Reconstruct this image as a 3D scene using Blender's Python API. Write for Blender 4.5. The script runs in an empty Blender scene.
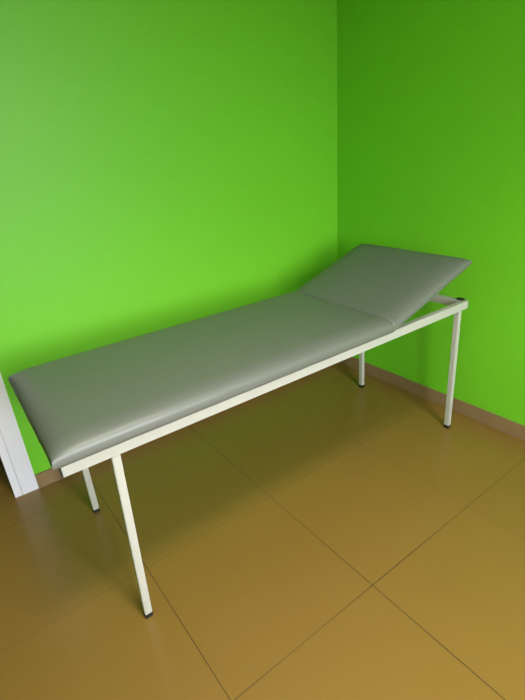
import bpy, bmesh, math
from mathutils import Vector, Matrix, noise

sc = bpy.context.scene
col = sc.collection

# ---------------------------------------------------------------- camera
FOC = 458.19
yaw, pitch, roll = -0.6106, -0.4152, -0.0739
cy, sy, cp, sp = math.cos(yaw), math.sin(yaw), math.cos(pitch), math.sin(pitch)
fwd = Vector((-sy * cp, cy * cp, sp))
rt = Vector((cy, sy, 0))
up = rt.cross(fwd)
r2 = math.cos(roll) * rt + math.sin(roll) * up
u2 = -math.sin(roll) * rt + math.cos(roll) * up
cd = bpy.data.cameras.new('camera')
cam = bpy.data.objects.new('camera', cd)
col.objects.link(cam)
M = Matrix(((r2.x, u2.x, -fwd.x, -2.1564), (r2.y, u2.y, -fwd.y, -2.1439), (r2.z, u2.z, -fwd.z, 1.4479), (0, 0, 0, 1)))
cam.matrix_world = M
cd.sensor_fit = 'VERTICAL'
cd.sensor_height = 36
cd.lens = 36 * FOC / 700
cd.clip_start = 0.02
sc.camera = cam

# ---------------------------------------------------------------- world / sky
SKY, GROUND = 23.5, 4.2
w = bpy.data.worlds.new('sky')
sc.world = w
w.use_nodes = True
nt = w.node_tree
nt.nodes.clear()
out = nt.nodes.new('ShaderNodeOutputWorld')
bg = nt.nodes.new('ShaderNodeBackground')
tc = nt.nodes.new('ShaderNodeTexCoord')
sx = nt.nodes.new('ShaderNodeSeparateXYZ')
mr = nt.nodes.new('ShaderNodeMapRange')
mr.interpolation_type = 'SMOOTHSTEP'
mr.inputs['From Min'].default_value = -0.05
mr.inputs['From Max'].default_value = 0.09
mx = nt.nodes.new('ShaderNodeMix')
mx.data_type = 'RGBA'
mx.inputs[6].default_value = (0.80 * GROUND, 0.82 * GROUND, 0.70 * GROUND, 1)
mx.inputs[7].default_value = (0.93 * SKY, 0.975 * SKY, 1.0 * SKY, 1)
nt.links.new(tc.outputs['Generated'], sx.inputs[0])
nt.links.new(sx.outputs['Z'], mr.inputs['Value'])
nt.links.new(mr.outputs[0], mx.inputs[0])
nt.links.new(mx.outputs[2], bg.inputs['Color'])
bg.inputs['Strength'].default_value = 1.0
nt.links.new(bg.outputs[0], out.inputs[0])

# window opening that the daylight comes through (wall behind the camera)
WY = -3.75
WX0, WX1, WZ0, WZ1 = -2.20, -1.00, 0.55, 2.62
pl = bpy.data.lights.new('window_portal', 'AREA')
pl.shape = 'RECTANGLE'
pl.size, pl.size_y = WX1 - WX0, WZ1 - WZ0
pl.cycles.is_portal = True
po = bpy.data.objects.new('window_portal', pl)
po.location = ((WX0 + WX1) / 2, WY - 0.1, (WZ0 + WZ1) / 2)
po.rotation_euler = (math.radians(90), 0, 0)      # faces +y
col.objects.link(po)

# recessed louvred ceiling lamp above and behind the camera's left shoulder
ll = bpy.data.lights.new('ceiling_lamp', 'AREA')
ll.shape = 'RECTANGLE'
ll.size, ll.size_y = 0.58, 0.40
ll.spread = math.radians(105)
ll.energy = 14
ll.color = (1.0, 0.93, 0.80)
lo = bpy.data.objects.new('ceiling_lamp', ll)
lo.location = (-1.7, -1.78, 2.735)
col.objects.link(lo)

vs = sc.view_settings
vs.view_transform = 'Standard'
vs.look = 'None'
vs.gamma = 1
vs.use_curve_mapping = False
vs.exposure = 0.06

# ---------------------------------------------------------------- materials
def mat(name, color, rough=0.5, spec=0.5, metal=0.0):
    m = bpy.data.materials.new(name)
    m.use_nodes = True
    b = m.node_tree.nodes['Principled BSDF']
    b.inputs['Base Color'].default_value = (*color, 1)
    b.inputs['Roughness'].default_value = rough
    b.inputs['Specular IOR Level'].default_value = spec
    b.inputs['Metallic'].default_value = metal
    return m

def N(m, t): return m.node_tree.nodes.new(t)
def L(m, a, b): m.node_tree.links.new(a, b)

def noisy(m, scale, amount, bump=0.0, bscale=None, detail=4.0):
    """procedural mottling of the base colour (wear) plus fine bump"""
    b = m.node_tree.nodes['Principled BSDF']
    c = tuple(b.inputs['Base Color'].default_value)
    t = N(m, 'ShaderNodeTexCoord')
    n = N(m, 'ShaderNodeTexNoise')
    n.inputs['Scale'].default_value = scale
    n.inputs['Detail'].default_value = detail
    r = N(m, 'ShaderNodeMix')
    r.data_type = 'RGBA'
    r.inputs[6].default_value = tuple(x * (1 - amount) for x in c[:3]) + (1,)
    r.inputs[7].default_value = tuple(min(1, x * (1 + amount)) for x in c[:3]) + (1,)
    L(m, t.outputs['Object'], n.inputs['Vector'])
    L(m, n.outputs['Fac'], r.inputs[0])
    L(m, r.outputs[2], b.inputs['Base Color'])
    if bump:
        n2 = N(m, 'ShaderNodeTexNoise')
        n2.inputs['Scale'].default_value = bscale or scale * 10
        n2.inputs['Detail'].default_value = 3
        bp = N(m, 'ShaderNodeBump')
        bp.inputs['Strength'].default_value = bump
        bp.inputs['Distance'].default_value = 0.002
        L(m, t.outputs['Object'], n2.inputs['Vector'])
        L(m, n2.outputs['Fac'], bp.inputs['Height'])
        L(m, bp.outputs[0], b.inputs['Normal'])
    return m

M_green = noisy(mat('green_wall_paint', (0.168, 0.550, 0.018), 0.50, 0.5), 1.5, 0.02, 0.15, 180)
M_ceil = noisy(mat('white_ceiling_paint', (0.85, 0.85, 0.82), 0.8, 0.2), 2, 0.02)
M_white = noisy(mat('white_door_paint', (0.84, 0.775, 0.93), 0.35, 0.4), 3, 0.02)
M_hall = noisy(mat('hallway_paint', (0.22, 0.24, 0.18), 0.7, 0.2), 2, 0.03)
M_base = noisy(mat('skirting_tile', (0.27, 0.165, 0.085), 0.35, 0.4), 9, 0.10)
M_cream = noisy(mat('cream_enamelled_steel', (0.50, 0.465, 0.435), 0.35, 0.5), 12, 0.02)
M_black = mat('black_plastic', (0.012, 0.012, 0.013), 0.45, 0.5)
M_steel = mat('zinc_steel', (0.55, 0.55, 0.53), 0.35, 0.5, 1.0)
M_ply = noisy(mat('plywood_board', (0.42, 0.29, 0.17), 0.6, 0.3), 20, 0.15)
M_vinyl = noisy(mat('grey_vinyl', (0.150, 0.149, 0.138), 0.44, 0.75), 5, 0.04, 0.12, 420)

def floor_material():
    m = mat('polished_floor_tile', (0.40, 0.255, 0.085), 0.30, 0.42)
    b = m.node_tree.nodes['Principled BSDF']
    t = N(m, 'ShaderNodeTexCoord')
    s = N(m, 'ShaderNodeSeparateXYZ')
    L(m, t.outputs['Object'], s.inputs[0])
    T, ax, by, gw = 0.6, -1.2313, -1.3953, 0.0014
    def M2(op, a, b_=None, c=None):
        n = N(m, 'ShaderNodeMath'); n.operation = op
        for i, v in enumerate((a, b_, c)):
            if v is None: continue
            if isinstance(v, (int, float)): n.inputs[i].default_value = v
            else: L(m, v, n.inputs[i])
        return n.outputs[0]
    def dist(o, off):
        q = M2('ADD', o, -off + T / 2)
        q = M2('DIVIDE', q, T)
        q = M2('FRACT', M2('ADD', q, 40.0))
        q = M2('SUBTRACT', q, 0.5)
        return M2('MULTIPLY', M2('ABSOLUTE', q), T)
    d = M2('MINIMUM', dist(s.outputs['X'], ax), dist(s.outputs['Y'], by))
    grout = M2('LESS_THAN', d, gw)
    # tile id tint
    cx_ = M2('FLOOR', M2('DIVIDE', M2('ADD', s.outputs['X'], -ax), T))
    cy_ = M2('FLOOR', M2('DIVIDE', M2('ADD', s.outputs['Y'], -by), T))
    cmb = N(m, 'ShaderNodeCombineXYZ'); L(m, cx_, cmb.inputs[0]); L(m, cy_, cmb.inputs[1])
    wn = N(m, 'ShaderNodeTexWhiteNoise'); L(m, cmb.outputs[0], wn.inputs['Vector'])
    n1 = N(m, 'ShaderNodeTexNoise'); n1.inputs['Scale'].default_value = 3.0; n1.inputs['Detail'].default_value = 6
    n2 = N(m, 'ShaderNodeTexNoise'); n2.inputs['Scale'].default_value = 320; n2.inputs['Detail'].default_value = 2
    n3 = N(m, 'ShaderNodeTexNoise'); n3.inputs['Scale'].default_value = 22; n3.inputs['Detail'].default_value = 5
    for n in (n1, n2, n3): L(m, t.outputs['Object'], n.inputs['Vector'])
    f = M2('ADD', M2('MULTIPLY', n1.outputs['Fac'], 0.5), M2('ADD', M2('MULTIPLY', n2.outputs['Fac'], 0.3), M2('MULTIPLY', wn.outputs['Value'], 0.2)))
    mixc = N(m, 'ShaderNodeMix'); mixc.data_type = 'RGBA'
    mixc.inputs[6].default_value = (0.232, 0.124, 0.026, 1)
    mixc.inputs[7].default_value = (0.272, 0.148, 0.034, 1)
    L(m, f, mixc.inputs[0])
    # scattered scuffs
    ramp = N(m, 'ShaderNodeMapRange'); ramp.inputs['From Min'].default_value = 0.655; ramp.inputs['From Max'].default_value = 0.72
    L(m, n3.outputs['Fac'], ramp.inputs['Value'])
    sc1 = M2('MULTIPLY', ramp.outputs[0], 0.45)
    mixs = N(m, 'ShaderNodeMix'); mixs.data_type = 'RGBA'
    mixs.inputs[7].default_value = (0.22, 0.14, 0.06, 1)
    L(m, sc1, mixs.inputs[0]); L(m, mixc.outputs[2], mixs.inputs[6])
    n4 = N(m, 'ShaderNodeTexNoise'); n4.inputs['Scale'].default_value = 1.1; n4.inputs['Detail'].default_value = 1
    L(m, t.outputs['Object'], n4.inputs['Vector'])
    gv = N(m, 'ShaderNodeMapRange'); gv.inputs['From Min'].default_value = 0.40; gv.inputs['From Max'].default_value = 0.60
    gv.inputs['To Min'].default_value = 0.50; gv.inputs['To Max'].default_value = 1.0
    L(m, n4.outputs['Fac'], gv.inputs['Value'])
    # some joints were filled with paler grout than the others
    px_ = M2('LESS_THAN', dist(s.outputs['X'], ax), gw)
    py_ = M2('LESS_THAN', dist(s.outputs['Y'], by), gw)
    fx = M2('SUBTRACT', 1.0, M2('MULTIPLY', M2('GREATER_THAN', s.outputs['X'], ax + T / 2), 0.65))
    fy = M2('SUBTRACT', 1.0, M2('MULTIPLY', M2('GREATER_THAN', s.outputs['Y'], by + T / 2), 0.65))
    gmix = M2('MULTIPLY', M2('MAXIMUM', M2('MULTIPLY', px_, fx), M2('MULTIPLY', py_, fy)), gv.outputs[0])
    mixg = N(m, 'ShaderNodeMix'); mixg.data_type = 'RGBA'
    mixg.inputs[7].default_value = (0.03, 0.018, 0.008, 1)
    L(m, gmix, mixg.inputs[0]); L(m, mixs.outputs[2], mixg.inputs[6])
    L(m, mixg.outputs[2], b.inputs['Base Color'])
    rr = M2('ADD', M2('MULTIPLY', n1.outputs['Fac'], 0.08), 0.26)
    rr = M2('ADD', rr, M2('MULTIPLY', grout, 0.4))
    L(m, rr, b.inputs['Roughness'])
    bp = N(m, 'ShaderNodeBump'); bp.inputs['Strength'].default_value = 0.6; bp.inputs['Distance'].default_value = 0.001
    L(m, M2('SUBTRACT', 1.0, grout), bp.inputs['Height']); L(m, bp.outputs[0], b.inputs['Normal'])
    return m
M_floor = floor_material()

# ---------------------------------------------------------------- helpers
def bm_box(bm, x0, x1, y0, y1, z0, z1, mtx=None, bevel=0.0):
    vs_ = []
    for x in (x0, x1):
        for y in (y0, y1):
            for z in (z0, z1):
                v = Vector((x, y, z))
                vs_.append(bm.verts.new(mtx @ v if mtx else v))
    F = [(0, 1, 3, 2), (4, 6, 7, 5), (0, 4, 5, 1), (2, 3, 7, 6), (0, 2, 6, 4), (1, 5, 7, 3)]
    fs = [bm.faces.new([vs_[i] for i in f]) for f in F]
    if bevel:
        es = list({e for f in fs for e in f.edges})
        bmesh.ops.bevel(bm, geom=es, offset=bevel, segments=3, affect='EDGES', profile=0.6)
    return fs

def obj(name, bm, m, parent=None, smooth=False):
    bmesh.ops.recalc_face_normals(bm, faces=bm.faces[:])
    me = bpy.data.meshes.new(name)
    bm.to_mesh(me); bm.free()
    if smooth:
        for p in me.polygons: p.use_smooth = True
    me.materials.append(m)
    o = bpy.data.objects.new(name, me)
    col.objects.link(o)
    if parent: o.parent = parent
    return o

def box(name, x0, x1, y0, y1, z0, z1, m, parent=None, bevel=0.0):
    bm = bmesh.new()
    bm_box(bm, x0, x1, y0, y1, z0, z1, bevel=bevel)
    return obj(name, bm, m, parent)

def structure(o):
    o['kind'] = 'structure'
    return o

# ---------------------------------------------------------------- room shell
XL, H = -3.7, 2.75               # left wall, ceiling height
DX0, DX1, DH = -2.98, -2.161, 2.06    # doorway in the back wall
structure(box('floor', XL - 0.15, 0.15, WY - 0.15, 1.5, -0.05, 0.0, M_floor))
structure(box('ceiling', XL - 0.15, 0.15, WY - 0.15, 1.5, H, H + 0.08, M_ceil))
structure(box('wall_right', 0.0, 0.15, WY - 0.15, 1.5, 0, H, M_green))
structure(box('wall_left', XL - 0.15, XL, WY - 0.15, 1.5, 0, H, M_green))
bm = bmesh.new()
bm_box(bm, DX1 + 0.05, 0.0, 0, 0.14, 0, H)
bm_box(bm, XL, DX0 - 0.036, 0, 0.14, 0, H)
bm_box(bm, DX0 - 0.036, DX1 + 0.036, 0, 0.14, DH + 0.037, H)
structure(obj('wall_back', bm, M_green))
bm = bmesh.new()
bm_box(bm, XL, WX0, WY - 0.15, WY, 0, H)
bm_box(bm, WX1, 0.0, WY - 0.15, WY, 0, H)
bm_box(bm, WX0, WX1, WY - 0.15, WY, 0, WZ0)
bm_box(bm, WX0, WX1, WY - 0.15, WY, WZ1, H)
structure(obj('wall_front', bm, M_green))
# dim hallway seen through the doorway
bm = bmesh.new()
bm_box(bm, XL, 0.0, 1.38, 1.5, 0, H)
structure(obj('wall_hallway', bm, M_hall))

# out-of-view housing frame added around the recessed ceiling lamp
bm = bmesh.new()
for a in ((-2.03, -2.00, -2.11, -1.45), (-1.40, -1.37, -2.11, -1.45), (-2.00, -1.40, -2.11, -2.08), (-2.00, -1.40, -1.48, -1.45)):
    bm_box(bm, a[0], a[1], a[2], a[3], H - 0.02, H, bevel=0.003)
structure(obj('lamp_housing_1', bm, M_white))

# window frame behind the camera
win = bpy.data.objects.new('window_1', None); col.objects.link(win)
win.location = ((WX0 + WX1) / 2, WY - 0.05, WZ0); structure(win)
bm = bmesh.new()
hw, hh = (WX1 - WX0) / 2, WZ1 - WZ0
for a in ((-hw, -hw + 0.05, 0, hh), (hw - 0.05, hw, 0, hh), (-hw + 0.05, hw - 0.05, 0, 0.05), (-hw + 0.05, hw - 0.05, hh - 0.05, hh), (-0.03, 0.03, 0.05, hh - 0.05)):
    bm_box(bm, a[0], a[1], -0.03, 0.03, a[2], a[3], bevel=0.004)
structure(obj('window_frame', bm, M_white, win))

# doorway: white casing on the wall face and jamb lining in the opening
door = bpy.data.objects.new('door_1', None); col.objects.link(door)
door.location = (DX1, 0, 0); structure(door)
def door_part(name, boxes, bevel=0.002):
    bm = bmesh.new()
    for a in boxes: bm_box(bm, *a, bevel=bevel)
    o = obj(name, bm, M_white, door); structure(o); return o
W = DX1 - DX0
door_part('door_casing', [(0.0370, 0.109, -0.007, 0.0, 0.0, DH + 0.11), (-W - 0.109, -W - 0.0365, -0.007, 0.0, 0.0, DH + 0.11),
                          (-W - 0.0365, 0.0365, -0.007, 0.0, DH + 0.0375, DH + 0.11)])
door_part('door_jamb', [(0.003, 0.0362, -0.005, 0.14, 0.0, DH), (-W - 0.0355, -W, -0.005, 0.14, 0.0, DH), (-W - 0.0355, 0.0355, -0.005, 0.14, DH, DH + 0.0365)])

# skirting tiles, small chamfer on the top edge
def skirting(name, x0, x1, y0, y1):
    bm = bmesh.new()
    along_x = (x1 - x0) > (y1 - y0)
    L_ = (x1 - x0) if along_x else (y1 - y0)
    n = max(1, round(L_ / 4.0)); st = L_ / n
    for i in range(n):
        a, b = i * st + (0.0007 if i else 0), (i + 1) * st - (0.0007 if i < n - 1 else 0)
        if along_x: bm_box(bm, x0 + a, x0 + b, y0, y1, 0.0, 0.08, bevel=0.0015)
        else: bm_box(bm, x0, x1, y0 + a, y0 + b, 0.0, 0.08, bevel=0.0015)
    return structure(obj(name, bm, M_base))
skirting('baseboard_back', DX1 + 0.1095, -0.0105, -0.010, 0.0)
skirting('baseboard_right', -0.010, 0.0, WY, 0.0)
skirting('baseboard_left', XL, XL + 0.010, WY, 0.0)

# ---------------------------------------------------------------- examination couch
YF, YR = -1.004, -0.348          # outer faces of the long rails
XA, XB = -2.034, -0.133
ZT, ZB = 0.708, 0.669            # rail top / bottom
LW = 0.0255                       # leg tube
couch = bpy.data.objects.new('examination_couch', None); col.objects.link(couch)
couch['label'] = 'grey vinyl examination couch with raised headrest on a cream steel frame'
couch['category'] = 'couch'
CX, CY = (XA + XB) / 2, (YF + YR) / 2
couch.location = (CX, CY, 0)
couch.rotation_euler.z = -0.0098

def cpart(name, bm, m, parent=None, smooth=False, label=None):
    bmesh.ops.translate(bm, verts=bm.verts[:], vec=(-CX, -CY, 0))
    o = obj(name, bm, m, parent or couch, smooth)
    if label: o['label'] = label
    return o

def cbox(name, x0, x1, y0, y1, z0, z1, m, parent=None, bevel=0.002, label=None):
    bm = bmesh.new(); bm_box(bm, x0, x1, y0, y1, z0, z1, bevel=bevel)
    return cpart(name, bm, m, parent, False, label)

RT = 0.026                       # rail tube depth
for yo, s in ((YF, 1), (YR, -1)):
    y0, y1 = sorted((yo, yo + s * RT))
    rail = cbox('side_rail', XA, XB, y0, y1, ZB, ZT, M_cream)
    for xe, sg in ((XA, -1), (XB, 1)):
        a, b = sorted((xe, xe + sg * 0.0035))
        cbox('end_plug', a, b, y0 + 0.001, y1 - 0.001, ZB + 0.001, ZT - 0.001, M_black, rail, 0.001, 'black plastic end plug')
cbox('end_rail', XB - RT, XB, YF + RT, YR - RT, ZB, ZT, M_cream)
cbox('end_rail', XA, XA + RT, YF + RT, YR - RT, ZB, ZT, M_cream)
cbox('cross_rail', -0.735, -0.71, YF + RT, YR - RT, ZB, ZT, M_cream)
bp_ = cbox('bumper_pad', XB - RT + 0.002, XB - 0.001, YF + RT - 0.008, YF + RT + 0.026, ZT, ZT + 0.008, M_black, None, 0.002, 'black rubber bumper pad')

def leg(top, foot):
    """square tube from rail underside to floor, slightly splayed, with a black cap"""
    def sect(z0, z1, grow=0.0):
        bm = bmesh.new()
        rings = []
        for z in (z0, z1):
            t = z / ZB
            c = Vector((foot[0] + (top[0] - foot[0]) * t, foot[1] + (top[1] - foot[1]) * t, z))
            h = LW / 2 + grow
            rings.append([bm.verts.new(c + Vector((dx * h, dy * h, 0))) for dx, dy in ((-1, -1), (1, -1), (1, 1), (-1, 1))])
        bm.faces.new(rings[0][::-1]); bm.faces.new(rings[1])
        for i in range(4):
            bm.faces.new((rings[0][i], rings[0][(i + 1) % 4], rings[1][(i + 1) % 4], rings[1][i]))
        bmesh.ops.bevel(bm, geom=bm.edges[:], offset=0.0022, segments=2, affect='EDGES')
        return bm
    l = cpart('leg', sect(0.016, ZB), M_cream)
    cpart('foot_cap', sect(0.0, 0.018, 0.0008), M_black, l, False, 'black plastic foot cap')
hf = LW / 2
leg((-1.888, YF + hf), (-1.904, YF + hf))
leg((-0.193, YF + hf), (-0.175, YF + hf))
leg((-1.885, YR - hf), (-1.885, YR - hf))
leg((-0.174, YR - hf), (-0.171, YR - hf - 0.012))

# ---- padded vinyl cushions: board underneath, foam crowned and pulled down at the rims
def cushion(Lx, Ly, th, r, seed, left_r=None, right_r=None, exp=2.0, wav=0.001):
    """box from (0,0) to (Lx,Ly), bottom z=0; the top rolls over the rim"""
    left_r = left_r or r; right_r = right_r or r
    def ticks(Ln, ra, rb):
        t = [ra * (1 - math.cos(math.pi / 2 * i / 12)) for i in range(13)]
        n = max(8, int((Ln - ra - rb) / 0.03))
        t += [ra + (Ln - ra - rb) * i / n for i in range(1, n)]
        t += [Ln - rb * (1 - math.cos(math.pi / 2 * i / 12)) for i in range(12, -1, -1)]
        return t
    X, Y = ticks(Lx, left_r, right_r), ticks(Ly, r, r)
    def prof(d, rr):
        if d >= rr: return 1.0
        return max(0.0, 1 - (1 - d / rr) ** exp) ** (1 / exp)
    low = 0.48
    bm = bmesh.new()
    g = []
    for x in X:
        row = []
        for y in Y:
            px = prof(x, left_r) * prof(Lx - x, right_r)
            py = prof(y, r) * prof(Ly - y, r)
            h = low + (1 - low) * px * py
            u, v = x / Lx * 2 - 1, y / Ly * 2 - 1
            z = th * h + 0.006 * (1 - u * u * u * u) * (1 - v * v) * px * py
            z += wav * noise.noise(Vector((x * 4, y * 5, seed))) * px * py
            # rim line pulled slightly in between the corners
            ex = 0.0; ey = 0.0
            k = max(abs(u), abs(v))
            inw = 0.0025 * noise.noise(Vector((x * 6, y * 6, seed + 5)))
            if abs(v) > 0.97: ey = -math.copysign(inw, v) * (1 - u ** 8)
            if abs(u) > 0.985: ex = -math.copysign(inw, u) * (1 - v ** 8)
            row.append(bm.verts.new((x + ex, y + ey, z)))
        g.append(row)
    nx, ny = len(X), len(Y)
    for i in range(nx - 1):
        for j in range(ny - 1):
            bm.faces.new((g[i][j], g[i + 1][j], g[i + 1][j + 1], g[i][j + 1]))
    loop = [g[i][0] for i in range(nx)] + [g[nx - 1][j] for j in range(1, ny)] + [g[i][ny - 1] for i in range(nx - 2, -1, -1)] + [g[0][j] for j in range(ny - 2, 0, -1)]
    prev = loop
    for ins, z in ((-0.003, 0.012), (0.0, 0.004), (0.004, 0.0)):
        ring = []
        for v in loop:
            c = v.co
            sx_ = 1 if c.x < Lx / 2 else -1; sy_ = 1 if c.y < Ly / 2 else -1
            dx = ins if (c.x < 0.01 or c.x > Lx - 0.01) else 0
            dy = ins if (c.y < 0.01 or c.y > Ly - 0.01) else 0
            ring.append(bm.verts.new((c.x + dx * sx_, c.y + dy * sy_, z)))
        for i in range(len(loop)):
            k = (i + 1) % len(loop)
            bm.faces.new((prev[i], prev[k], ring[k], ring[i]))
        prev = ring
    bm.faces.new(prev[::-1])
    return bm

BX0, HX = -2.052, -0.694         # left end of the mattress, hinge line
PY0, PY1 = -1.018, -0.352
TH = 0.058
bm = cushion(HX - BX0 - 0.002, PY1 - PY0, TH, 0.075, 1.0, left_r=0.09, right_r=0.022)
bmesh.ops.translate(bm, verts=bm.verts[:], vec=(BX0, PY0, ZT + 0.001))
cpart('mattress', bm, M_vinyl, None, True)

ang = math.radians(19.0)
HLEN = 0.550
hm = Matrix.Translation((HX + 0.004, 0, ZT + 0.004)) @ Matrix.Rotation(-ang, 4, 'Y')
bm = cushion(HLEN, PY1 - PY0, TH - 0.008, 0.085, 7.0, left_r=0.022, right_r=0.085, wav=0.004)
bmesh.ops.translate(bm, verts=bm.verts[:], vec=(0, PY0, 0.0))
bm.transform(hm)
head = cpart('headrest', bm, M_vinyl, None, True)
bm = bmesh.new()
bm_box(bm, 0.02, HLEN - 0.02, PY0 + 0.04, PY1 - 0.04, -0.012, 0.0, hm)
cpart('headrest_board', bm, M_ply, head)

bpy.context.view_layer.update()
